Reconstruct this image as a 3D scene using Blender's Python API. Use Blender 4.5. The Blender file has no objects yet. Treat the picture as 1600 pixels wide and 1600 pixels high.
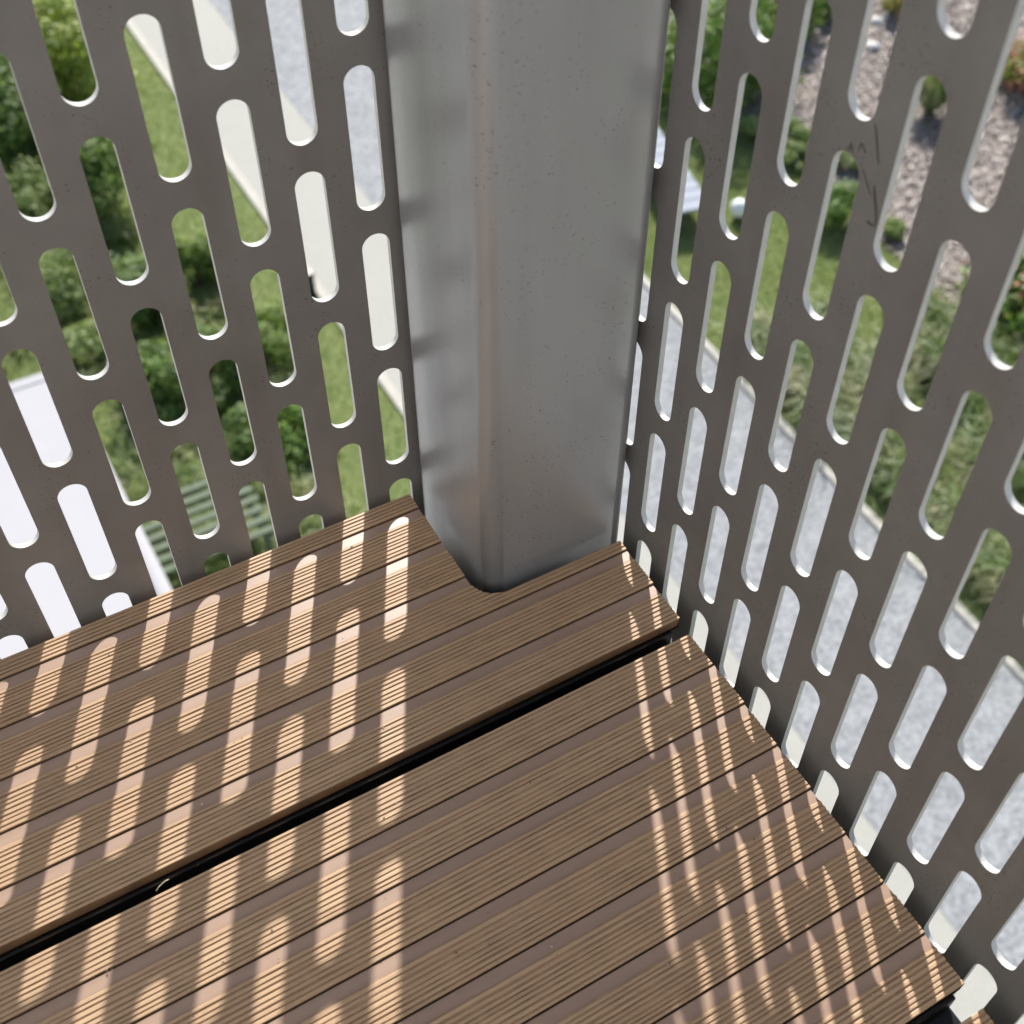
import bpy, bmesh, math, random
import numpy as np
from mathutils import Matrix, Vector

scene = bpy.context.scene
P = 0.04                       # perforation pitch in metres
DZ = 5.05                      # deck level in pitch units below the fitted slot row

# ------------------------------------------------------------------ camera
CAM_R = ((0.8582379697628634, -0.5121089984158965, 0.034233915913687296),
         (-0.37504952986608286, -0.6712789114540392, -0.6393140645913479),
         (0.35037899110042015, 0.5358441907668193, -0.7681832892070123))   # right, down, forward
CAM_C = Vector((-10.10521725 * P, -16.48026258 * P, (14.68573671 + DZ) * P))
CAM_F, CAM_CX, CAM_CY = 1986.859, 889.8348, 826.0723
cam = bpy.data.cameras.new('camera')
cam_ob = bpy.data.objects.new('camera', cam)
scene.collection.objects.link(cam_ob)
r_, d_, f_ = [Vector(v) for v in CAM_R]
m3 = Matrix((r_, -d_, -f_)).transposed()
cam_ob.matrix_world = Matrix.Translation(CAM_C) @ m3.to_4x4()
cam.sensor_fit = 'HORIZONTAL'
cam.sensor_width = 36.0
cam.lens = CAM_F / 1600 * 36.0
cam.shift_x = (800 - CAM_CX) / 1600
cam.shift_y = (CAM_CY - 800) / 1600
cam.clip_start = 0.02
cam.clip_end = 2000
cam.dof.use_dof = True
cam.dof.focus_distance = 0.93
cam.dof.aperture_fstop = 8.8
scene.camera = cam_ob

# ------------------------------------------------------------------ sky and sun
SUN_DIR = Vector((-0.553, -1.08, -1.0)).normalized()      # the way the light travels
elev = math.asin(-SUN_DIR.z)
azim = math.atan2(-SUN_DIR.x, -SUN_DIR.y)
world = bpy.data.worlds.new('World')
scene.world = world
world.use_nodes = True
nt = world.node_tree
bg = nt.nodes['Background']
sky = nt.nodes.new('ShaderNodeTexSky')
sky.sky_type = 'NISHITA'
sky.sun_disc = False
sky.sun_elevation = elev
sky.sun_rotation = azim
sky.dust_density = 1.5
nt.links.new(sky.outputs[0], bg.inputs[0])
bg.inputs[1].default_value = 0.12
sun = bpy.data.lights.new('sun', 'SUN')
sun.energy = 5.0
sun.angle = math.radians(0.7)
sun.color = (1.0, 0.96, 0.88)
sun_ob = bpy.data.objects.new('sun', sun)
scene.collection.objects.link(sun_ob)
sun_ob.rotation_euler = SUN_DIR.to_track_quat('-Z', 'Y').to_euler()
sun_ob.location = (3, 6, 6)
scene.view_settings.view_transform = 'Standard'
scene.view_settings.look = 'None'
scene.view_settings.exposure = 0.55
scene.view_settings.gamma = 1.0
scene.view_settings.use_curve_mapping = False
scene.render.engine = 'CYCLES'

rng = np.random.default_rng(7)
random.seed(7)
ZG = -8.5                      # the garden below the balcony

def gp(px, py, z=ZG):
    """photo pixel (1600 wide) -> point on the level plane z"""
    q = r_ * ((px - CAM_CX) / CAM_F) + d_ * ((py - CAM_CY) / CAM_F) + f_
    t = (z - CAM_C.z) / q.z
    return CAM_C + q * t

# ------------------------------------------------------------------ helpers
COL = scene.collection
def link(o, parent=None):
    COL.objects.link(o)
    if parent is not None:
        o.parent = parent
    return o

def mesh_obj(name, verts, faces, mat, parent=None, smooth=False):
    me = bpy.data.meshes.new(name)
    if isinstance(verts, np.ndarray):
        verts = verts.tolist()
    if isinstance(faces, np.ndarray):
        faces = faces.tolist()
    me.from_pydata(verts, [], faces)
    me.update()
    if mat is not None:
        me.materials.append(mat)
    if smooth:
        me.polygons.foreach_set('use_smooth', [True] * len(me.polygons))
    return link(bpy.data.objects.new(name, me), parent)

def bm_obj(name, bm, mat, parent=None, smooth=False):
    bmesh.ops.recalc_face_normals(bm, faces=bm.faces)
    me = bpy.data.meshes.new(name)
    bm.to_mesh(me)
    bm.free()
    me.materials.append(mat)
    if smooth:
        me.polygons.foreach_set('use_smooth', [True] * len(me.polygons))
    return link(bpy.data.objects.new(name, me), parent)

def empty(name, loc, rz=0.0):
    o = bpy.data.objects.new(name, None)
    o.empty_display_size = 0.05
    o.location = loc
    o.rotation_euler = (0, 0, rz)
    return link(o)

def tag(o, label=None, cat=None, group=None, kind=None):
    if label: o['label'] = label
    if cat: o['category'] = cat
    if group: o['group'] = group
    if kind: o['kind'] = kind
    return o

def add_box(bm, x0, x1, y0, y1, z0, z1, bevel=0.0, seg=2):
    r = bmesh.ops.create_cube(bm, size=1.0)
    for v in r['verts']:
        v.co = Vector((x0 + (v.co.x + .5) * (x1 - x0), y0 + (v.co.y + .5) * (y1 - y0), z0 + (v.co.z + .5) * (z1 - z0)))
    if bevel > 0:
        es = list({e for v in r['verts'] for e in v.link_edges})
        bmesh.ops.bevel(bm, geom=es, offset=bevel, segments=seg, affect='EDGES', profile=.5)

def add_tube(bm, a, b, r0, r1, n=10):
    a, b = Vector(a), Vector(b)
    d = b - a
    res = bmesh.ops.create_cone(bm, cap_ends=True, segments=n, radius1=r0, radius2=r1, depth=d.length)
    M = Matrix.Translation((a + b) / 2) @ d.to_track_quat('Z', 'Y').to_matrix().to_4x4()
    bmesh.ops.transform(bm, matrix=M, verts=res['verts'])

# ------------------------------------------------------------------ materials
def new_mat(name):
    m = bpy.data.materials.new(name)
    m.use_nodes = True
    t = m.node_tree
    return m, t, t.nodes['Principled BSDF']

def N(t, typ, **kw):
    n = t.nodes.new(typ)
    for k, v in kw.items():
        if k.startswith('i_'):
            n.inputs[int(k[2:])].default_value = v
        else:
            setattr(n, k, v)
    return n

def noise(t, coord, scale, detail=4.0, rough=0.55, vscale=None):
    src = coord
    if vscale is not None:
        mp = N(t, 'ShaderNodeMapping')
        mp.inputs['Scale'].default_value = vscale
        t.links.new(coord, mp.inputs[0])
        src = mp.outputs[0]
    n = N(t, 'ShaderNodeTexNoise')
    n.inputs['Scale'].default_value = scale
    n.inputs['Detail'].default_value = detail
    n.inputs['Roughness'].default_value = rough
    t.links.new(src, n.inputs['Vector'])
    return n.outputs['Fac']

def ramp(t, fac, stops):
    n = N(t, 'ShaderNodeValToRGB')
    el = n.color_ramp.elements
    while len(el) < len(stops):
        el.new(0.5)
    for e, (p, c) in zip(el, stops):
        e.position = p
        e.color = (*c, 1.0) if len(c) == 3 else c
    t.links.new(fac, n.inputs[0])
    return n.outputs[0]

def mix(t, fac, a, b, mode='MIX'):
    n = N(t, 'ShaderNodeMix', data_type='RGBA', blend_type=mode)
    for val, k in ((fac, 'Factor'), (a, 'A'), (b, 'B')):
        idx = {'Factor': 0, 'A': 6, 'B': 7}[k]
        if hasattr(val, 'links'):
            t.links.new(val, n.inputs[idx])
        elif k == 'Factor':
            n.inputs[idx].default_value = val
        else:
            n.inputs[idx].default_value = (*val, 1.0)
    return n.outputs[2]

def bump(t, bsdf, height, strength=0.2, dist=0.001):
    b = N(t, 'ShaderNodeBump')
    b.inputs['Strength'].default_value = strength
    b.inputs['Distance'].default_value = dist
    t.links.new(height, b.inputs['Height'])
    t.links.new(b.outputs[0], bsdf.inputs['Normal'])

def coords(t, kind='Object'):
    return N(t, 'ShaderNodeTexCoord').outputs[kind]

def geo_pos(t):
    return N(t, 'ShaderNodeNewGeometry').outputs['Position']

def m_panel():
    m, t, b = new_mat('coated_steel_sheet')
    c = geo_pos(t)
    big = noise(t, c, 9.0, 5, .6)
    base = ramp(t, big, [(.28, (.146, .137, .132)), (.72, (.200, .191, .186))])
    dust = noise(t, c, 3.2, 6, .7)
    base = mix(t, ramp(t, dust, [(.48, (0, 0, 0)), (.72, (.35, .35, .35))]), base, (.25, .235, .22))
    # faint vertical run-off streaks and rusty blotches low down
    st = noise(t, c, 30, 3, .5, (1, 1, .12))
    base = mix(t, ramp(t, st, [(.52, (0, 0, 0)), (.72, (.35, .35, .35))]), base, (.125, .108, .095))
    spk = noise(t, c, 480, 2, .5)
    msk = noise(t, c, 22, 3, .6)
    dots = mix(t, 1.0, ramp(t, spk, [(.635, (0, 0, 0)), (.68, (1, 1, 1))]), ramp(t, msk, [(.47, (0, 0, 0)), (.62, (1, 1, 1))]), 'MULTIPLY')
    base = mix(t, dots, base, (.05, .043, .038))
    t.links.new(base, b.inputs['Base Color'])
    b.inputs['Metallic'].default_value = .15
    rr = ramp(t, noise(t, c, 60, 4, .6), [(.3, (.42, .42, .42)), (.7, (.56, .56, .56))])
    t.links.new(rr, b.inputs['Roughness'])
    bump(t, b, noise(t, c, 1600, 2, .5), .12, .0006)
    return m

def m_post():
    m, t, b = new_mat('metallic_grey_coating')
    c = geo_pos(t)
    big = noise(t, c, 12, 4, .55, (1, 1, .35))
    base = ramp(t, big, [(.3, (.345, .35, .37)), (.7, (.39, .395, .415))])
    st = noise(t, c, 55, 3, .5, (1, 1, .05))
    base = mix(t, ramp(t, st, [(.45, (0, 0, 0)), (.75, (.3, .3, .3))]), base, (.30, .30, .315))
    spk = noise(t, c, 420, 3, .6)
    msk = noise(t, c, 26, 4, .65)
    dots = mix(t, 1.0, ramp(t, spk, [(.62, (0, 0, 0)), (.68, (1, 1, 1))]), ramp(t, msk, [(.46, (0, 0, 0)), (.62, (1, 1, 1))]), 'MULTIPLY')
    base = mix(t, dots, base, (.10, .095, .09))
    t.links.new(base, b.inputs['Base Color'])
    b.inputs['Metallic'].default_value = .55
    rr = ramp(t, noise(t, c, 40, 4, .6, (1, 1, .3)), [(.3, (.30, .30, .30)), (.7, (.40, .40, .40))])
    t.links.new(rr, b.inputs['Roughness'])
    bump(t, b, noise(t, c, 900, 3, .5), .10, .0008)
    return m

def m_deck():
    m, t, b = new_mat('brown_composite_decking')
    c = coords(t)
    streak = noise(t, c, 260, 4, .6, (.035, 1, 1))
    fine = noise(t, c, 900, 3, .6, (.05, 1, 1))
    blotch = noise(t, c, 14, 4, .6, (.35, 1, 1))
    base = ramp(t, streak, [(.28, (.285, .190, .112)), (.5, (.412, .280, .163)), (.74, (.505, .360, .220))])
    base = mix(t, .35, base, ramp(t, fine, [(.3, (.25, .165, .098)), (.7, (.50, .365, .238))]))
    base = mix(t, ramp(t, blotch, [(.4, (0, 0, 0)), (.75, (.35, .35, .35))]), base, (.33, .235, .165))
    spk = noise(t, c, 700, 2, .5)
    msk = noise(t, c, 40, 2, .5)
    dots = mix(t, 1.0, ramp(t, spk, [(.67, (0, 0, 0)), (.71, (1, 1, 1))]), ramp(t, msk, [(.5, (0, 0, 0)), (.62, (1, 1, 1))]), 'MULTIPLY')
    base = mix(t, dots, base, (.06, .035, .022))
    oi = N(t, 'ShaderNodeObjectInfo')
    base = mix(t, 1.0, base, ramp(t, oi.outputs['Random'], [(0, (.86, .84, .82)), (.5, (.97, .93, .90)), (1, (1.0, .99, .98))]), 'MULTIPLY')
    t.links.new(base, b.inputs['Base Color'])
    b.inputs['Roughness'].default_value = .5
    b.inputs['Specular IOR Level'].default_value = .4
    bump(t, b, fine, .25, .0006)
    return m

def m_deck_flat():
    m, t, b = new_mat('smooth_brown_composite')
    c = coords(t)
    st = noise(t, c, 120, 3, .5, (.05, 1, 1))
    base = ramp(t, st, [(.3, (.265, .176, .130)), (.7, (.315, .215, .162))])
    t.links.new(base, b.inputs['Base Color'])
    b.inputs['Roughness'].default_value = .37
    b.inputs['Specular IOR Level'].default_value = .5
    bump(t, b, noise(t, c, 600, 2, .5, (.1, 1, 1)), .08, .0005)
    return m

def m_simple(name, col, rough=.5, metal=0.0, var=.12, scale=20, bmp=.1, bscale=300, bdist=.001):
    m, t, b = new_mat(name)
    c = coords(t)
    lo = tuple(x * (1 - var) for x in col)
    hi = tuple(min(1, x * (1 + var)) for x in col)
    t.links.new(ramp(t, noise(t, c, scale, 5, .6), [(.3, lo), (.7, hi)]), b.inputs['Base Color'])
    b.inputs['Roughness'].default_value = rough
    b.inputs['Metallic'].default_value = metal
    if bmp > 0:
        bump(t, b, noise(t, c, bscale, 3, .5), bmp, bdist)
    return m

def m_leaf(name, cols, trans=.35, patch=None):
    m, t, b = new_mat(name)
    g = N(t, 'ShaderNodeNewGeometry')
    k = len(cols)
    base = ramp(t, g.outputs['Random Per Island'], [(i / max(1, k - 1), c) for i, c in enumerate(cols)])
    if patch is not None:
        pn = noise(t, g.outputs['Position'], 1.7, 5, .65)
        base = mix(t, ramp(t, pn, [(.47, (0, 0, 0)), (.58, (.9, .9, .9))]), base, patch)
        pn2 = noise(t, g.outputs['Position'], 3.1, 4, .6)
        base = mix(t, ramp(t, pn2, [(.49, (0, 0, 0)), (.60, (.85, .85, .85))]), base, (.10, .18, .03))
    t.links.new(base, b.inputs['Base Color'])
    b.inputs['Roughness'].default_value = .5
    tr = N(t, 'ShaderNodeBsdfTranslucent')
    t.links.new(mix(t, .5, base, (.30, .42, .08)), tr.inputs[0])
    ms = N(t, 'ShaderNodeMixShader')
    ms.inputs[0].default_value = trans
    out = t.nodes['Material Output']
    t.links.new(b.outputs[0], ms.inputs[1])
    t.links.new(tr.outputs[0], ms.inputs[2])
    t.links.new(ms.outputs[0], out.inputs[0])
    return m

def m_ground(name, stops, scale, bscale, bdist, rough=.9, fine=None, fstops=None):
    m, t, b = new_mat(name)
    c = geo_pos(t)
    base = ramp(t, noise(t, c, scale, 6, .65), stops)
    if fine:
        base = mix(t, .55, base, ramp(t, noise(t, c, fine, 3, .6), fstops))
    t.links.new(base, b.inputs['Base Color'])
    b.inputs['Roughness'].default_value = rough
    bump(t, b, noise(t, c, bscale, 4, .6), .6, bdist)
    return m

M_PANEL = m_panel()
M_POST = m_post()
M_DECK = m_deck()
M_FLAT = m_deck_flat()
M_GROOVE = m_simple('unbrushed_groove_brown', (.31, .195, .118), .7, 0, .25, 60, .1)
M_SIDE = m_simple('shaded_board_edge', (.17, .098, .05), .8, 0, .25, 60, .1)  # shade inside the deck gaps put into a darker brown
M_EDGE = m_simple('skylit_slot_edge', (.45, .455, .455), .5, 0, .08, 90, .15, 1500, .0004)  # sun and sky brightness of the slot rims painted as paler grey
M_BLACK = m_simple('black_anodised_rail', (.012, .012, .013), .35, .2)
M_CONC = m_simple('raw_concrete', (.28, .27, .25), .85, 0, .15, 6, .4, 80, .003)
M_LAWN = m_ground('lawn_soil_and_thatch', [(.3, (.12, .165, .045)), (.7, (.21, .25, .08))], 2.2, 60, .02, .95, 25, [(.3, (.09, .13, .04)), (.7, (.20, .235, .09))])
M_CREAM = m_ground('cream_concrete_paving', [(.3, (.335, .33, .295)), (.7, (.38, .375, .335))], 1.6, 120, .002, .85, 30, [(.3, (.325, .32, .29)), (.7, (.39, .385, .35))])
M_BLUE = m_ground('blue_grey_gravel_paving', [(.36, (.185, .195, .203)), (.64, (.335, .345, .355))], 7.0, 45, .012, .9, 24, [(.36, (.12, .13, .14)), (.64, (.42, .43, .44))])
M_KERB = m_ground('pale_kerb_concrete', [(.3, (.42, .40, .35)), (.7, (.50, .48, .43))], 5, 90, .003)
M_MULCH = m_ground('bark_mulch_bed', [(.3, (.17, .135, .115)), (.7, (.30, .255, .225))], 3, 30, .03, .95, 16, [(.3, (.13, .10, .085)), (.7, (.38, .33, .30))])
M_CHIP = m_leaf('bark_chip', [(.13, .10, .085), (.24, .195, .17), (.36, .31, .28), (.46, .41, .38), (.20, .155, .13)], 0.0)
M_GRASS = m_leaf('grass_blade', [(.16, .235, .06), (.22, .30, .095), (.28, .345, .13), (.32, .335, .17), (.19, .27, .08)], .45, (.36, .35, .16))
M_COVER = m_leaf('ornamental_grass_blade', [(.05, .095, .022), (.10, .16, .04), (.16, .21, .065), (.22, .24, .10), (.07, .13, .03)], .3, (.27, .26, .12))
M_LEAF = {
    'yellow': m_leaf('yellow_green_leaf', [(.12, .20, .024), (.25, .34, .035), (.38, .42, .05), (.09, .15, .024)]),
    'dark': m_leaf('dark_green_leaf', [(.045, .090, .016), (.085, .165, .028), (.14, .24, .05), (.24, .32, .10)], .4),
    'mid': m_leaf('mid_green_leaf', [(.10, .175, .03), (.18, .27, .05), (.26, .35, .085), (.12, .20, .04)]),
    'grey': m_leaf('grey_green_leaf', [(.12, .18, .045), (.22, .295, .085), (.32, .385, .15), (.17, .235, .06)]),
    'bright': m_leaf('bright_green_leaf', [(.07, .15, .018), (.13, .25, .034), (.21, .34, .06), (.06, .12, .016)]),
}
M_STEM = m_simple('woody_stem', (.10, .07, .045), .9)
M_RED = m_leaf('salmon_red_petal', [(.55, .14, .10), (.62, .24, .18), (.50, .10, .09)], .2)
M_ORANGE = m_leaf('orange_petal', [(.60, .27, .12), (.62, .36, .20)], .2)
M_WHITE = m_simple('white_coated_roof', (.40, .395, .415), .8, 0, .02, 4, .05)
M_LOUNGE = m_simple('pale_blue_white_plastic', (.33, .36, .415), .85, 0, .03, 8, .05)
M_LAMP = m_simple('white_opal_globe', (.85, .86, .83), .25, 0, .01, 5, 0)
M_TIMBER = m_simple('weathered_grey_timber', (.125, .155, .10), .85, 0, .2, 14, .3, 60, .003)
M_STONE = m_simple('pale_stone', (.6, .59, .57), .8, 0, .15, 8, .4, 30, .01)

# ------------------------------------------------------------------ garden: ground, paths, beds
def sheet(name, x0, x1, y0, y1, z, mat, th=None):
    if th is None:
        o = mesh_obj(name, [(x0, y0, z), (x1, y0, z), (x1, y1, z), (x0, y1, z)], [(0, 1, 2, 3)], mat)
    else:
        bm = bmesh.new()
        add_box(bm, x0, x1, y0, y1, z - th, z, .006, 1)
        o = bm_obj(name, bm, mat)
    o['kind'] = 'structure'
    return o

X_LAWN, X_BLUE, X_KERB0, X_KERB1 = 3.16, 4.36, 6.40, 6.49
X_MULCH = 9.25
sheet('ground', -300, 300, -300, 300, ZG, M_LAWN)
sheet('edging_strip', X_LAWN - .05, X_LAWN + .05, -40, 60, ZG + .035, M_KERB, .06)
sheet('concrete_path', X_LAWN + .05, X_BLUE, -40, 60, ZG + .012, M_CREAM, .03)
sheet('gravel_path', X_BLUE, X_KERB0, -40, 60, ZG + .008, M_BLUE, .03)
sheet('path_kerb', X_KERB0, X_KERB1, -40, 60, ZG + .04, M_KERB, .1)
bed_pts = []
yy = np.linspace(-30, 45, 90)
edge = X_MULCH + .32 * np.sin(yy * .8 + .6) + .15 * np.sin(yy * 2.1)
vb = [(float(e), float(y), ZG + .006) for e, y in zip(edge, yy)] + [(22.0, float(y), ZG + .006) for y in yy]
nb = len(yy)
o = mesh_obj('mulch_bed', vb, [(i, nb + i, nb + i + 1, i + 1) for i in range(nb - 1)], M_MULCH)
o['kind'] = 'structure'

def blades(name, n, xf, yr, hmin, hmax, w, lean, mat, segs=1, clump=None, z0=ZG):
    """n grass blades as thin bent triangles"""
    if clump is None:
        x = xf(rng.random(n), None)
        y = yr[0] + rng.random(n) * (yr[1] - yr[0])
    else:
        x, y = clump(n)
    a = rng.random(n) * 2 * math.pi
    h = hmin + rng.random(n) ** 1.5 * (hmax - hmin)
    ld = rng.random(n) * 2 * math.pi
    l = lean * h * (.3 + rng.random(n))
    wx, wy = np.cos(a) * w / 2, np.sin(a) * w / 2
    lx, ly = np.cos(ld) * l, np.sin(ld) * l
    z = np.full(n, z0)
    if segs == 1:
        V = np.stack([np.stack([x - wx, y - wy, z], 1), np.stack([x + wx, y + wy, z], 1), np.stack([x + lx, y + ly, z + h], 1)], 1).reshape(-1, 3)
        F = np.arange(3 * n).reshape(n, 3)
        return mesh_obj(name, V, F, mat)
    mx, my = x + lx * .35, y + ly * .35
    V = np.stack([np.stack([x - wx, y - wy, z], 1), np.stack([x + wx, y + wy, z], 1),
                  np.stack([mx + wx, my + wy, z + h * .85], 1), np.stack([mx - wx, my - wy, z + h * .85], 1),
                  np.stack([x + lx * 1.3, y + ly * 1.3, z + h * .75], 1)], 1).reshape(-1, 3)
    b0 = (np.arange(n) * 5)[:, None]
    F = (b0 + np.array([[0, 1, 2, 3]])).tolist() + (b0 + np.array([[3, 2, 4]])).tolist()
    return mesh_obj(name, V, F, mat)

o = blades('lawn_grass', 90000, lambda u, v: -2.5 + u * (X_LAWN - .06 + 2.5), (5.0, 21.0), .03, .085, .010, .7, M_GRASS)
tag(o, 'mown green lawn beside the cream path', 'grass', kind='stuff')
o = blades('verge_grass', 60000, lambda u, v: X_KERB1 + u * (X_MULCH - X_KERB1 + .1), (6.5, 17.0), .03, .085, .010, .7, M_GRASS)
tag(o, 'sunlit lawn between the path kerb and the mulch bed', 'grass', kind='stuff')

def meadow_clump(n):
    k = 420
    cx = -2.2 + rng.random(k) * 4.6
    cy = 6.0 + rng.random(k) * 13
    i = rng.integers(0, k, n)
    r = np.abs(rng.normal(0, .12, n))
    a = rng.random(n) * 2 * math.pi
    return np.minimum(cx[i] + r * np.cos(a), 2.7), cy[i] + r * np.sin(a)
o = blades('meadow_grass', 50000, None, None, .06, .20, .013, .9, M_GRASS, 2, meadow_clump)
tag(o, 'longer uneven grass growing among the lawn bushes', 'grass', kind='stuff')

def cover_clump(n):
    k = 150
    cx = X_KERB1 + .42 + rng.random(k) * (X_MULCH - X_KERB1 - .55)
    cx[:34] = X_KERB1 + .38 + rng.random(34) * .1
    cy = -1.0 + rng.random(k) * 8.1
    cy[:34] = np.linspace(-1.0, 7.0, 34) + rng.normal(0, .05, 34)
    i = rng.integers(0, k, n)
    r = np.abs(rng.normal(0, .14, n))
    a = rng.random(n) * 2 * math.pi
    x = cx[i] + r * np.cos(a)
    return np.maximum(x, X_KERB1 + .06), cy[i] + r * np.sin(a)
o = blades('ground_cover_grass', 70000, None, None, .12, .44, .016, .8, M_COVER, 2, cover_clump)
tag(o, 'shaggy olive green ornamental grass along the kerb', 'ground cover', kind='stuff')

# bark chips
n = 26000
cx_ = 9.3 + rng.random(n) ** 1.15 * 7.5
cy_ = 2.5 + rng.random(n) * 12.0
keep = cx_ > X_MULCH + .32 * np.sin(cy_ * .8 + .6) + .15 * np.sin(cy_ * 2.1) - .05
cx_, cy_ = cx_[keep], cy_[keep]
n = len(cx_)
L = .02 + rng.random(n) * .05
W = .010 + rng.random(n) * .018
a = rng.random(n) * 2 * math.pi
tz = rng.normal(0, .012, n)
hz = ZG + .012 + rng.random(n) * .035
ux, uy = np.cos(a), np.sin(a)
V = np.stack([np.stack([cx_ + ux * L, cy_ + uy * L, hz + tz], 1), np.stack([cx_ - uy * W, cy_ + ux * W, hz + tz * .3 + .008], 1),
              np.stack([cx_ - ux * L, cy_ - uy * L, hz - tz], 1), np.stack([cx_ + uy * W, cy_ - ux * W, hz - tz * .3], 1),
              np.stack([cx_, cy_, hz - .012], 1)], 1).reshape(-1, 3)
b0 = (np.arange(n) * 5)[:, None]
F = (b0 + np.array([[0, 1, 2, 3]])).tolist()
for q in ((1, 0, 4), (2, 1, 4), (3, 2, 4), (0, 3, 4)):
    F += (b0 + np.array([q])).tolist()
o = mesh_obj('bark_chips', V, F, M_CHIP)
tag(o, 'loose brown bark chips over the planting bed', 'mulch', kind='stuff')

# ------------------------------------------------------------------ plants
def leaf_cloud(n, rx, ry, h, leaf, clumps=14, low=.12):
    k = clumps
    th = rng.random(k) * 2 * math.pi
    ph = rng.random(k)
    rr = .45 + .4 * rng.random(k)
    C = np.stack([np.cos(th) * rx * rr * np.sqrt(1 - ph * .7), np.sin(th) * ry * rr * np.sqrt(1 - ph * .7), h * (low + .1 + .62 * ph)], 1)
    i = rng.integers(0, k, n)
    s = rng.normal(0, 1, (n, 3))
    s /= np.linalg.norm(s, axis=1)[:, None]
    rad = (.35 + .65 * rng.random(n) ** .5)[:, None]
    sz = np.array([rx * .42, ry * .42, h * .27]) * (.7 + .6 * rng.random(k))[i][:, None]
    c = C[i] + s * rad * sz
    c[:, 2] = np.maximum(c[:, 2], .03)
    nrm = s + np.array([0, 0, .5]) + rng.normal(0, .45, (n, 3))
    nrm /= np.linalg.norm(nrm, axis=1)[:, None]
    t = rng.normal(0, 1, (n, 3))
    t -= (t * nrm).sum(1)[:, None] * nrm
    t /= np.linalg.norm(t, axis=1)[:, None]
    b = np.cross(nrm, t)
    l = (leaf * (.6 + .8 * rng.random(n)))[:, None]
    V = np.stack([c - t * l, c + b * l * .5 + nrm * l * .12, c + t * l, c - b * l * .5 + nrm * l * .12], 1).reshape(-1, 3)
    return V, np.arange(4 * n).reshape(n, 4)

def shrub(loc, r, h, kind, label, n=2600, leaf=.035, name='garden_shrub', cat='shrub', group=None, flowers=None, nf=60):
    root = empty(name, loc, random.uniform(0, 6))
    tag(root, label, cat, group)
    V, F = leaf_cloud(n, r, r * random.uniform(.85, 1.1), h, leaf, clumps=max(7, int(18 * r / .6)))
    mesh_obj('foliage', V, F, M_LEAF[kind], root)
    bm = bmesh.new()
    for k in range(6):
        a_ = k * 1.05 + random.uniform(-.3, .3)
        tip = (math.cos(a_) * r * .55, math.sin(a_) * r * .55, h * .7)
        add_tube(bm, (math.cos(a_) * .02, math.sin(a_) * .02, -.02), tip, .014, .004, 6)
    bm_obj('stem', bm, M_STEM, root)
    if flowers is not None:
        V, F = leaf_cloud(nf * 8, r * 1.02, r * 1.02, h * 1.04, .03, clumps=nf // 4, low=.35)
        mesh_obj('blossom', V, F, flowers, root)
    return root

def at(px, py):
    return tuple(gp(px, py))

# seen through the panel beside the cream path
shrub(at(105, 150), .95, 1.25, 'yellow', 'bright yellow-green bush on the lawn, lightest of the bushes', 5200, .045)
shrub(at(5, 235), .85, 1.1, 'dark', 'dark green bush with pale leaf clusters beside the yellow-green bush', 4600, .045)
shrub(at(175, 320), .62, .9, 'dark', 'dark glossy bush with sunlit top on the lawn', 3600, .04)
shrub(at(35, 330), .5, .5, 'grey', 'low grey-green bush in front of the dark clustered bush', 2400, .03)
shrub(at(105, 460), .62, .5, 'grey', 'low mossy grey-green bush behind the white roof', 3200, .03)
shrub(at(150, 560), .50, .35, 'grey', 'flat pale sage bush next to the white roof corner', 2400, .03)
shrub(at(240, 500), .45, .75, 'dark', 'small very dark bush in the middle of the lawn bushes', 3000, .035)
shrub(at(255, 620), .50, .55, 'dark', 'dark olive bush just behind the slatted bench', 3000, .035)
shrub(at(310, 445), .50, .60, 'mid', 'fresh green rounded bush between darker bushes', 3000, .035)
shrub(at(425, 545), .42, .45, 'mid', 'small fresh green bush nearest the open lawn', 2400, .03)
shrub(at(345, 600), .42, .70, 'dark', 'dark upright bush with light top behind the slatted bench', 2600, .035)
shrub(at(460, 690), .42, .45, 'bright', 'bright green low bush at the end of the bush row', 2600, .03)
shrub(at(400, 690), .36, .45, 'dark', 'small dark bush shading the slatted bench end', 2200, .03)

# seen through the other panel, beyond the gravel path
shrub(at(1110, 130), 1.05, 1.5, 'bright', 'large leafy green bush at the back of the planting bed', 6000, .05)
shrub(at(1205, 40), .75, 1.0, 'mid', 'mid green bush beside the large leafy bush', 3600, .045)
shrub(at(1285, 20), .42, .5, 'bright', 'small bright green plant standing in bark beside the mid green bush', 1800, .035, 'bedding_plant', 'plant')
shrub(at(1240, 225), .28, .30, 'mid', 'dark green dome plant, first of the pair in the bark', 1300, .025, 'bedding_plant', 'plant')
shrub(at(1240, 255), .26, .24, 'grey', 'olive dome plant, second of the pair in the bark', 1300, .025, 'bedding_plant', 'plant')
shrub(at(1322, 265), .26, .26, 'grey', 'olive dome plant alone in the bark', 1300, .025, 'bedding_plant', 'plant')
shrub(at(1308, 350), .42, .5, 'bright', 'dense bright green bush at the edge of bark and lawn', 2600, .03)
shrub(at(1395, 372), .20, .2, 'mid', 'tiny green seedling plant at the bark edge', 800, .025, 'bedding_plant', 'plant')
shrub(at(1180, 215), .30, .3, 'grey', 'grey-green plant at the lawn edge near the pale lounger', 1300, .03, 'bedding_plant', 'plant')
shrub(at(1398, 22), .30, .35, 'yellow', 'small plant with orange flowers in the bark', 1200, .03, 'flowering_plant', 'plant', None, M_ORANGE, 40)
shrub(at(1592, 140), .55, .6, 'yellow', 'yellow-green bush dotted with salmon flowers', 3000, .035, 'flowering_shrub', 'shrub', None, M_RED, 70)
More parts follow.
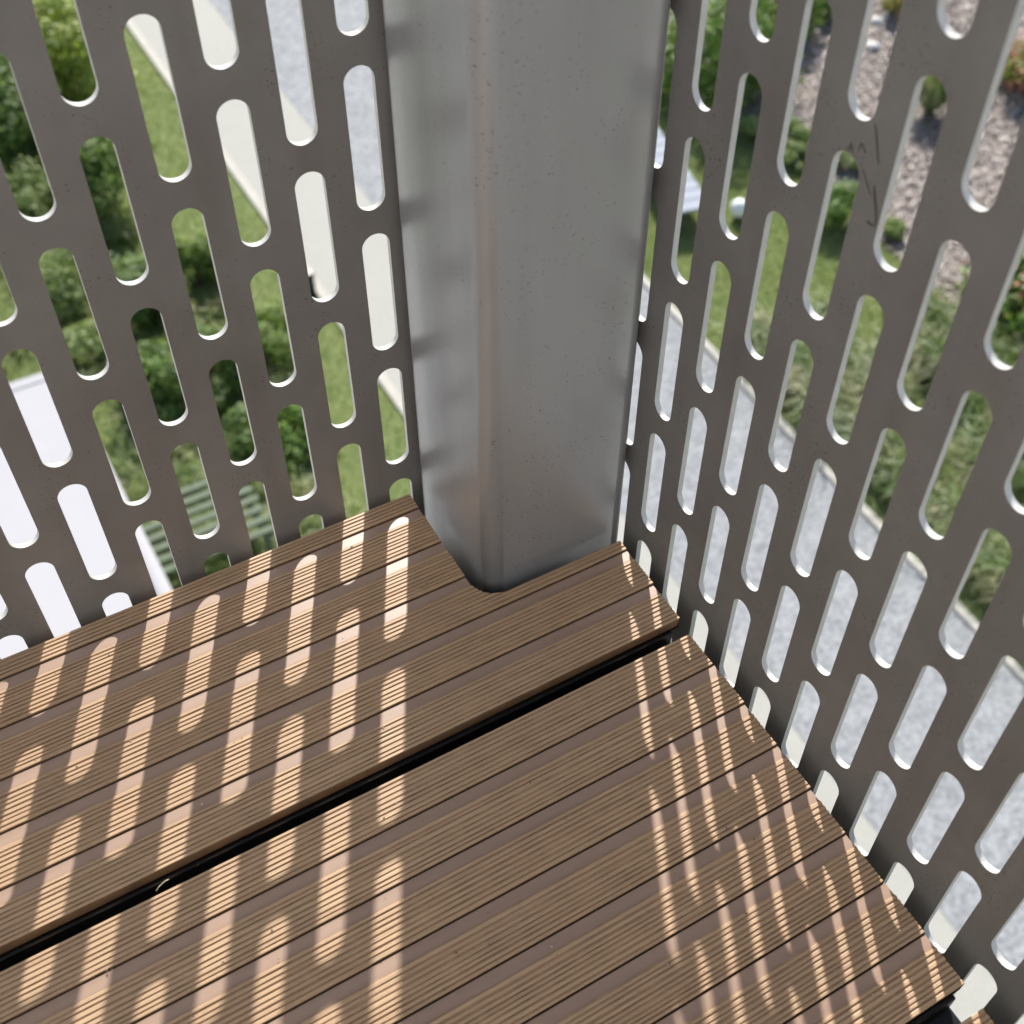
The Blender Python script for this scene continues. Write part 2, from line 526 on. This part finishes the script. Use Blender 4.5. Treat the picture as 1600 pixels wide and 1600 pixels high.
shrub(at(1600, 490), .75, .75, 'bright', 'large green bush with red flowers at the bed edge', 4600, .05, 'flowering_shrub', 'shrub', None, M_RED, 60)
shrub(at(1660, 300), .6, .7, 'mid', 'mid green bush between the two red flowered bushes', 3000, .04)

# grass tuft in the bark
root = empty('grass_tuft', at(1450, 178))
tag(root, 'fountain grass tuft growing alone in the bark', 'plant')
n = 900
a = rng.random(n) * 2 * math.pi
l = .15 + .4 * rng.random(n)
h = .35 + .3 * rng.random(n)
ux, uy = np.cos(a), np.sin(a)
w = .007
V = np.stack([np.stack([ux * .03 - uy * w, uy * .03 + ux * w, 0 * a], 1), np.stack([ux * .03 + uy * w, uy * .03 - ux * w, 0 * a], 1),
              np.stack([ux * l * .6 + uy * w, uy * l * .6 - ux * w, h], 1), np.stack([ux * l * .6 - uy * w, uy * l * .6 + ux * w, h], 1),
              np.stack([ux * l, uy * l, h * .8], 1)], 1).reshape(-1, 3)
b0 = (np.arange(n) * 5)[:, None]
mesh_obj('foliage', V, (b0 + np.array([[0, 1, 2, 3]])).tolist() + (b0 + np.array([[3, 2, 4]])).tolist(), M_GRASS, root)

# pale stones in the bark
for (px, py, s, lb) in ((1369, 36, .10, 'larger pale stone lying in the bark'), (1382, 30, .07, 'small pale stone beside the larger stone'), (1362, 76, .11, 'flat pale stone lying apart in the bark')):
    bm = bmesh.new()
    bmesh.ops.create_icosphere(bm, subdivisions=2, radius=s)
    for v in bm.verts:
        v.co *= random.uniform(.85, 1.1)
        v.co.z *= .55
    o = bm_obj('garden_stone', bm, M_STONE, None, True)
    o.location = Vector(at(px, py)) + Vector((0, 0, s * .3))
    tag(o, lb, 'stone')

# ------------------------------------------------------------------ garden things
# white flat roof (canopy) standing in the lawn
zr = ZG + 2.5
e1 = gp(205, 790, zr)
far = gp(40, 590, zr)
x1, y1 = e1.x, far.y
x0, y0 = x1 - 2.6, y1 - 3.6
root = empty('white_canopy', ((x0 + x1) / 2, (y0 + y1) / 2, ZG))
tag(root, 'white flat canopy roof with rounded rim standing on the lawn', 'canopy')
inv = Vector(root.location)
def cb(name, boxes, mat, bev, parent):
    bm = bmesh.new()
    for bx in boxes:
        add_box(bm, bx[0] - inv.x, bx[1] - inv.x, bx[2] - inv.y, bx[3] - inv.y, bx[4] - inv.z, bx[5] - inv.z, bev, 3)
    return bm_obj(name, bm, mat, parent, False)
cb('roof_sheet', [(x0 + .1, x1 - .1, y0 + .1, y1 - .1, zr - .06, zr - .004)], M_WHITE, .004, root)
cb('rim_beam', [(x1 - .12, x1, y0, y1, zr - .12, zr + .02)], M_WHITE, .045, root)
cb('rim_beam', [(x0, x0 + .12, y0, y1, zr - .12, zr + .02)], M_WHITE, .045, root)
cb('rim_beam', [(x0 + .12, x1 - .12, y1 - .10, y1, zr - .12, zr + .004)], M_WHITE, .01, root)
cb('rim_beam', [(x0 + .12, x1 - .12, y0, y0 + .10, zr - .12, zr + .004)], M_WHITE, .01, root)
for xx in (x0 + .02, x1 - .1):
    for yv in (y0 + .02, y1 - .1):
        cb('canopy_post', [(xx, xx + .08, yv, yv + .08, ZG, zr - .121)], M_WHITE, .006, root)

# slatted bench
zb = ZG + .42
c0, c1 = gp(330, 846, zb), gp(322, 744, zb)
bx1 = gp(408, 785, zb).x
bx0 = bx1 - 1.5
root = empty('slatted_bench', ((bx0 + bx1) / 2, (c0.y + c1.y) / 2, ZG))
tag(root, 'weathered grey slatted garden bench beside the white canopy', 'bench')
inv = Vector(root.location)
npitch = 7
pitch = (c1.y - c0.y) / 5.7
for k in range(npitch):
    yk = c1.y - (k + .5) * pitch
    cb('slat', [(bx0, bx1, yk - pitch * .27, yk + pitch * .27, zb - .03, zb)], M_TIMBER, .004, root)
ylo = c1.y - npitch * pitch
for xx in (bx0 + .06, bx1 - .12):
    cb('bearer', [(xx, xx + .06, ylo, c1.y, zb - .10, zb - .032)], M_TIMBER, .004, root)
    for yv in (ylo + .03, c1.y - .1):
        cb('leg', [(xx, xx + .06, yv, yv + .07, ZG, zb - .101)], M_TIMBER, .004, root)

# pale lounger
root = empty('sun_lounger', (7.58, 9.74, ZG), math.radians(-11))
tag(root, 'pale blue-white sun lounger on the lawn by the bark bed', 'sun lounger')
inv = Vector((0, 0, 0))
for k in range(9):
    yk = -.72 + k * .19
    cb('slat', [(-.24, .23, yk, yk + .178, .30, .335)], M_LOUNGE, .006, root)
for s in (-.21, .20):
    cb('side_rail', [(s - .025, s + .025, -.74, 1.0, .24, .298)], M_LOUNGE, .008, root)
    for yv in (-.7, .6):
        cb('leg', [(s - .024, s + .024, yv, yv + .07, 0, .239)], M_LOUNGE, .008, root)

# white globe lamp
b_ = gp(1153, 341)
root = empty('globe_lamp', b_)
tag(root, 'white ball lamp lying on the lawn near the lounger', 'garden lamp')
bm = bmesh.new()
bmesh.ops.create_uvsphere(bm, u_segments=28, v_segments=16, radius=.115)
bmesh.ops.translate(bm, verts=bm.verts, vec=(0, 0, .145))
bm_obj('globe', bm, M_LAMP, root, True)
bm = bmesh.new()
add_tube(bm, (0, 0, -.01), (0, 0, .05), .06, .05, 20)
bm_obj('base', bm, M_BLACK, root)

# small dark bollard at the lawn edge
root = empty('bollard_lamp', at(486, 463))
tag(root, 'small dark bollard lamp at the edge of lawn and cream path', 'bollard')
bm = bmesh.new()
add_box(bm, -.05, .05, -.05, .05, 0, .30, .006, 2)
bm_obj('column', bm, M_BLACK, root)
bm = bmesh.new()
add_box(bm, -.06, .06, -.06, .06, .301, .34, .006, 2)
bm_obj('cap', bm, M_BLACK, root)

# ------------------------------------------------------------------ perforated panels
QV = 3.084952 * P
SL = 2.5953318 * P
SW = 0.5107446 * P
TH = 0.0042

def perforated(name, n_cols, first_center, z_ref, par0, span, zlo, zhi, sign):
    """sheet built column by column: each cell is a p x q rectangle with one slot.
    first_center: coordinate of column 0 along the sheet, par0: stagger parity of column 0"""
    V, F, MI = [], [], []
    nc = 16
    r = SW / 2
    hs = SL / 2 - r
    ang = np.linspace(0, math.pi, nc + 1)
    out = [(r * math.cos(t), hs + r * math.sin(t)) for t in ang] + [(-r * math.cos(t), -hs - r * math.sin(t)) for t in ang]
    m = len(out)
    def cell(cx, z, lo, hi):
        # square perimeter point for each outline point, by angle sector
        per = []
        for (a_, b_) in out:
            if abs(b_) <= hs + 1e-9:
                per.append((math.copysign(P / 2, a_), b_))
            else:
                s = 1 if b_ > 0 else -1
                t = math.atan2(abs(b_) - hs, a_)
                # split: sides for shallow angle, top for steep
                if t < math.pi / 4:
                    per.append((P / 2, s * (hs + (QV / 2 - hs) * math.tan(t))))
                elif t > 3 * math.pi / 4:
                    per.append((-P / 2, s * (hs + (QV / 2 - hs) * math.tan(math.pi - t))))
                else:
                    per.append((P / 2 / math.tan(t), s * QV / 2))
        base = len(V)
        for d in (0.0, TH):
            for (a_, b_) in out:
                V.append((cx + a_, d, z + b_))
            for (a_, b_) in per:
                V.append((cx + a_, d, z + b_))
        for i in range(m):
            j = (i + 1) % m
            F.append((base + i, base + j, base + m + j, base + m + i))
            F.append((base + 2 * m + j, base + 2 * m + i, base + 3 * m + i, base + 3 * m + j))
            F.append((base + j, base + i, base + 2 * m + i, base + 2 * m + j))
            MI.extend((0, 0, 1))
    for c in range(n_cols[0], n_cols[1]):
        cx = first_center + c * P
        par = (c + par0) % 2
        k0 = math.floor((zlo - z_ref) / QV)
        tops = []
        zz = z_ref + (k0 + par * .5) * QV
        zs = []
        while zz - QV / 2 < zlo - 1e-6:
            zz += QV
        while zz + QV / 2 <= zhi + 1e-6:
            zs.append(zz)
            cell(cx, zz, None, None)
            zz += QV
        lo_edge, hi_edge = zs[0] - QV / 2, zs[-1] + QV / 2
        for (za, zb2) in ((zlo, lo_edge), (hi_edge, zhi)):
            if zb2 - za > 1e-5:
                b0 = len(V)
                for d in (0.0, TH):
                    V.extend([(cx - P / 2, d, za), (cx + P / 2, d, za), (cx + P / 2, d, zb2), (cx - P / 2, d, zb2)])
                F.extend([(b0, b0 + 1, b0 + 2, b0 + 3), (b0 + 7, b0 + 6, b0 + 5, b0 + 4)])
                MI.extend((0, 0))
    # border strips at both ends and the top and bottom edge faces
    a0, a1 = first_center + (n_cols[0] - .5) * P, first_center + (n_cols[1] - .5) * P
    for (u0, u1) in ((span[0], a0), (a1, span[1])):
        if u1 - u0 > 1e-5:
            b0 = len(V)
            for d in (0.0, TH):
                V.extend([(u0, d, zlo), (u1, d, zlo), (u1, d, zhi), (u0, d, zhi)])
            F.extend([(b0, b0 + 1, b0 + 2, b0 + 3), (b0 + 7, b0 + 6, b0 + 5, b0 + 4)])
            MI.extend((0, 0))
    b0 = len(V)
    u0, u1 = span
    V.extend([(u0, 0, zlo), (u1, 0, zlo), (u1, TH, zlo), (u0, TH, zlo), (u0, 0, zhi), (u1, 0, zhi), (u1, TH, zhi), (u0, TH, zhi)])
    F.extend([(b0, b0 + 3, b0 + 2, b0 + 1), (b0 + 4, b0 + 5, b0 + 6, b0 + 7), (b0, b0 + 4, b0 + 7, b0 + 3), (b0 + 1, b0 + 2, b0 + 6, b0 + 5)])
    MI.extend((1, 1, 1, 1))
    return V, F, MI

Z_LO, Z_HI = -.34, 1.06
# panel along x (front face on y = 0, thickness towards +y)
V, F, MI = perforated('a', (-36, 3), -3.557505 * P, DZ * P, 0, (-3.557505 * P - 36.5 * P, -.012), Z_LO, Z_HI, 1)
o = mesh_obj('perforated_panel', V, F, M_PANEL)
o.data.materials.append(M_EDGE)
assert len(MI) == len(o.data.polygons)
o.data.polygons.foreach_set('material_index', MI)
tag(o, 'perforated grey-brown steel balcony panel overlooking lawn, bushes and white canopy', 'balustrade panel')
# panel along y (front face on x = 0, thickness towards +x)
V, F, MI = perforated('b', (-3, 36), 3.825219 * P, (DZ - .1317117) * P, 0, (.012, 3.825219 * P + 35.5 * P), Z_LO, Z_HI, 1)
V = [(d, -u, z) for (u, d, z) in V]
o = mesh_obj('perforated_panel', V, F, M_PANEL)
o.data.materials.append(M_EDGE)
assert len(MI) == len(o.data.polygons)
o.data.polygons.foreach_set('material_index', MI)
tag(o, 'perforated grey-brown steel balcony panel overlooking gravel path and bark bed', 'balustrade panel')

# dark scuff marks on the second panel
M_SCUFF = m_simple('dark_scuff', (.05, .042, .038), .7, 0, .1, 50, 0)
def panel_pt(px, py):
    q = r_ * ((px - CAM_CX) / CAM_F) + d_ * ((py - CAM_CY) / CAM_F) + f_
    t = (-.0003 - CAM_C.x) / q.x
    return CAM_C + q * t
for pts_, wpx in (([(1366, 194), (1369, 206), (1370, 222), (1371, 240), (1373, 258)], .9), ([(1366, 290), (1366, 306), (1368, 322), (1369, 340), (1367, 352)], 1.1),
                 ([(1355, 345), (1359, 350), (1365, 354)], 2.0), ([(1325, 238), (1327, 229), (1331, 223)], .8), ([(1333, 240), (1331, 232), (1329, 228)], .6),
                 ([(1341, 237), (1344, 228), (1346, 223), (1349, 231), (1354, 240)], .7), ([(1347, 262), (1350, 272), (1355, 290), (1361, 306)], .5)):
    Vs = []
    for k, (px, py) in enumerate(pts_):
        w_ = wpx * (.5 + math.sin(math.pi * (k + .5) / len(pts_)) * .8)
        Vs += [panel_pt(px - w_, py), panel_pt(px + w_, py)]
    so = mesh_obj('scuff_mark', [tuple(v) for v in Vs], [(2 * k, 2 * k + 1, 2 * k + 3, 2 * k + 2) for k in range(len(pts_) - 1)], M_SCUFF, o)

# ------------------------------------------------------------------ corner post
def rounded_rect(x0, x1, y0, y1, r, n=8):
    pts = []
    for (cx, cy, a0) in ((x1 - r, y1 - r, 0), (x0 + r, y1 - r, 90), (x0 + r, y0 + r, 180), (x1 - r, y0 + r, 270)):
        for k in range(n + 1):
            t = math.radians(a0 + 90 * k / n)
            pts.append((cx + r * math.cos(t), cy + r * math.sin(t)))
    return pts
pts = rounded_rect(-3.22 * P, -.10 * P, -3.22 * P, -.10 * P, .32 * P, 10)
npt = len(pts)
zs = [-.34, .2, .8, 1.6, 2.5]
V = [(x, y, z) for z in zs for (x, y) in pts]
F = []
for k in range(len(zs) - 1):
    for i in range(npt):
        j = (i + 1) % npt
        F.append((k * npt + i, k * npt + j, (k + 1) * npt + j, (k + 1) * npt + i))
F.append(tuple(range(npt))[::-1])
F.append(tuple((len(zs) - 1) * npt + i for i in range(npt)))
o = mesh_obj('corner_post', V, F, M_POST)
for p_ in o.data.polygons:
    vs_ = [o.data.vertices[i].co for i in p_.vertices]
    p_.use_smooth = len(p_.vertices) == 4 and min((vs_[0] - vs_[1]).length, (vs_[1] - vs_[2]).length) < .01
tag(o, 'square grey metallic corner post with rounded edges between the two panels', 'post')

# ------------------------------------------------------------------ decking
BT = .0125                       # board thickness
NX, NY, NR = -3.50 * P, -3.45 * P, .55 * P     # notch round the post

def x_end(y, full):
    if y <= NY:
        return full
    if y < NY + NR:
        return NX + NR - math.sqrt(max(0, NR * NR - (NY + NR - y) ** 2))
    return NX

def slat(parent, y_far, y_near, x0, x1, flat=True, flat_w=.23, notch=False, skew=0.0, seed=0):
    """one profiled strip: (recessed smooth band) then fine ridges towards the viewer"""
    R = random.Random(seed)
    gap = .0005
    yf, yn = y_far - gap, y_near + gap
    prof = []                       # (y, z, material of the face that follows)
    y = yf
    if flat:
        fw = flat_w * P
        prof += [(y, -.0019, 1), (y - .0004, -.0016, 1), (y - fw, -.0016, 0)]
        y -= fw
    nr = max(2, int(round((y - yn) / (.088 * P))))
    ws = [1 + R.uniform(-.22, .22) for _ in range(nr)]
    s = (y - yn) / sum(ws)
    for k, w_ in enumerate(ws):
        w = w_ * s
        g = w * R.uniform(.24, .38)
        dep = -.0011 * R.uniform(.75, 1.1)
        top = R.uniform(-.00015, 0)
        y2 = y
        if not (k == 0 and not flat):
            prof.append((y2, dep, 2))
            prof.append((y2 - g * .75, dep, 2))
        prof.append((y2 - g, top - .0002, 0))
        prof.append((y2 - g - (w - g) * .2, top, 0))
        prof.append((y2 - w + (w - g) * .12, top, 2))
        y = y2 - w
        if k == nr - 1:
            prof.append((yn, -.0006, 0))
    # clean ordering and add points round the notch corner
    prof.sort(key=lambda q: -q[0])
    if notch:
        ys = np.array([q[0] for q in prof]); zsn = np.array([q[1] for q in prof])
        extra = [NY + NR * (1 - math.cos(t)) for t in np.linspace(0, math.pi / 2, 10)] + [NY + 1e-6, NY - 1e-6]
        for e in extra:
            if yn < e < yf:
                z = float(np.interp(-e, -ys, zsn))
                m_ = [q[2] for q in prof if q[0] >= e][-1]
                prof.append((e, z, m_))
        prof.sort(key=lambda q: -q[0])
    cy = (yf + yn) / 2
    V, F, MI = [], [], []
    prof[-1] = (prof[-1][0], prof[-1][1], 0)
    for (yy_, z, mi) in prof:
        xe = x_end(yy_, x1) if notch else x1
        dy = skew
        for (xv, zv) in ((x0, z), (xe, z), (xe, -BT), (x0, -BT)):
            V.append((xv, yy_ - cy + dy * (xv - x1), zv))
    for i in range(len(prof) - 1):
        a_, b_ = 4 * i, 4 * (i + 1)
        F.append((a_, b_, b_ + 1, a_ + 1)); MI.append(prof[i][2])
        F.append((a_ + 1, b_ + 1, b_ + 2, a_ + 2)); MI.append(0)
        F.append((a_ + 3, a_ + 2, b_ + 2, b_ + 3)); MI.append(0)
        F.append((a_, a_ + 3, b_ + 3, b_)); MI.append(0)
    F.append((0, 1, 2, 3)); MI.append(0)
    q = 4 * (len(prof) - 1)
    # the edge that faces the open gap leans back, shaped to deepen the gap's shade
    for i_ in (q + 2, q + 3):
        V[i_] = (V[i_][0], V[i_][1] + .0014, V[i_][2])
    F.append((q + 3, q + 2, q + 1, q)); MI.append(3)
    me = bpy.data.meshes.new('slat')
    me.from_pydata(V, [], F)
    me.materials.append(M_DECK)
    me.materials.append(M_FLAT)
    me.materials.append(M_GROOVE)
    me.materials.append(M_SIDE)
    me.polygons.foreach_set('material_index', MI)
    bm = bmesh.new(); bm.from_mesh(me)
    bmesh.ops.recalc_face_normals(bm, faces=bm.faces)
    bm.to_mesh(me); bm.free()
    o = bpy.data.objects.new('slat', me)
    link(o, parent)
    o.location = (0, cy, 0)
    return o

XL = -34 * P
XE = -.385 * P
def deck_panel(label, seams, x_right, first_flat, notch_until=None, seed=0):
    root = empty('deck_panel', (0, 0, 0))
    tag(root, label, 'decking')
    for k in range(len(seams) - 1):
        ya, yb = seams[k] * P, seams[k + 1] * P
        nt_ = notch_until is not None and ya > NY
        slat(root, ya, yb, XL, x_right + random.uniform(-.0006, .0006), flat=(k > 0 or first_flat), notch=nt_, seed=seed * 50 + k, skew=.0008)
    return root

d1 = deck_panel('brown grooved decking panel notched round the corner post',
                [-.25, -.715, -1.73, -2.74, -3.73, -4.71, -5.665], XE, False, True, 1)
d2 = deck_panel('brown grooved decking panel between the two open gaps',
                [-6.02, -6.84, -7.815, -8.815, -9.80, -10.78, -11.785, -12.80, -13.76], XE - .05 * P, False, None, 2)
d3 = deck_panel('brown grooved decking panel farthest from the post',
                [-14.13, -14.95, -15.93, -16.92, -17.91, -18.9, -19.9, -20.9, -21.88], XE - .06 * P, False, None, 3)

# grit and crumbs lying on the boards
ng = 240
gx = -15 * P + rng.random(ng) * 14.4 * P
gy = -(.8 + rng.random(ng) * 13.5) * P
gs = .0003 + .0007 * rng.random(ng) ** 2
gv, gf = [], []
for x_, y_, s_ in zip(gx, gy, gs):
    if x_ > -4 * P and y_ > -3.7 * P:
        continue
    b_i = len(gv)
    a_ = random.uniform(0, 6.28)
    for (dx, dy, dz) in ((1.6, 0, .2), (0, .8, .2), (-1.2, .1, .2), (.1, -.9, .2), (0, 0, 1.0), (0, 0, -.4)):
        gv.append((x_ + s_ * (dx * math.cos(a_) - dy * math.sin(a_)), y_ + s_ * (dx * math.sin(a_) + dy * math.cos(a_)), s_ * .35 + s_ * dz))
    for t_ in ((0, 1, 4), (1, 2, 4), (2, 3, 4), (3, 0, 4), (1, 0, 5), (2, 1, 5), (3, 2, 5), (0, 3, 5)):
        gf.append(tuple(b_i + q_ for q_ in t_))
o = mesh_obj('deck_grit', gv, gf, m_leaf('grit', [(.07, .05, .035), (.22, .17, .12), (.45, .41, .35), (.05, .04, .03)], 0.0))
tag(o, 'scattered grit and crumbs lying on the decking', 'grit', kind='stuff')

# a dry stalk caught in the gap
sp = [gp(244, 1392, -.004), gp(248, 1386, 0), gp(254, 1380, .002), gp(259, 1376, .003), gp(264, 1374, .003)]
sv, sf = [], []
for k in range(len(sp) - 1):
    bm0 = bmesh.new()
    add_tube(bm0, sp[k], sp[k + 1], .00035, .0003, 6)
    base_i = len(sv)
    bm0.verts.index_update()
    sv += [tuple(v.co) for v in bm0.verts]
    sf += [tuple(base_i + v.index for v in f.verts) for f in bm0.faces]
    bm0.free()
o = mesh_obj('dry_stalk', sv, sf, m_simple('dry_straw', (.55, .50, .38), .7, 0, .1, 50, 0))
tag(o, 'tiny pale dry stalk caught in the gap between decking panels', 'stalk')

# black aluminium rails under the decking panels
for k, (ya, yb, lb) in enumerate(((-5.35, -6.45, 'black support rail under the gap nearer the post'), (-13.45, -14.55, 'black support rail under the gap farther from the post'), (-.9, -1.5, 'black support rail under the decking beside the panel'), (-9.5, -10.2, 'black support rail under the middle decking panel'), (-20.5, -21.2, 'black support rail under the far decking panel'))):
    root = empty('support_rail', (0, (ya + yb) / 2 * P, -.05))
    tag(root, lb, 'rail')
    w = (ya - yb) / 2 * P
    xr = XE - .12 * P if k in (0, 1, 3, 4) else -3.9 * P
    bm = bmesh.new()
    add_box(bm, XL, xr, -w, w, -.012, .018, .002, 2)
    bm_obj('channel', bm, M_BLACK, root)
    for s in (-1, 1):
        bm = bmesh.new()
        add_box(bm, XL, xr - .002, s * w * .45 - .0025, s * w * .45 + .0025, .0182, .0372, .0008, 1)
        bm_obj('flange', bm, M_BLACK, root)

# unseen white walls added behind the balcony to bounce sunlight onto shaded faces
M_PLASTER = m_simple('white_render', (.66, .665, .67), .9, 0, .04, 3, .3, 120, .002)
root = empty('bounce_wall', (-1.2, -1.62, ZG))
tag(root, 'unseen white wall added behind the balcony to bounce sunlight', 'bounce wall')
bm = bmesh.new()
add_box(bm, -6.0, 1.3, -.30, 0, 0, 12.0, .01, 1)
bm_obj('wall', bm, M_PLASTER, root)
bm = bmesh.new()
add_box(bm, -.80, -.45, .002, 6.0, 0, 12.0, .01, 1)
bm_obj('bounce_side_wall', bm, M_PLASTER, root)

# the balcony slab that carries everything, set back from the panels
bm = bmesh.new()
add_box(bm, XL - .2, -.55 * P, -36 * P, -.42 * P, -.32, -.075, .004, 2)
o = bm_obj('balcony_slab', bm, M_CONC)
tag(o, kind='structure')
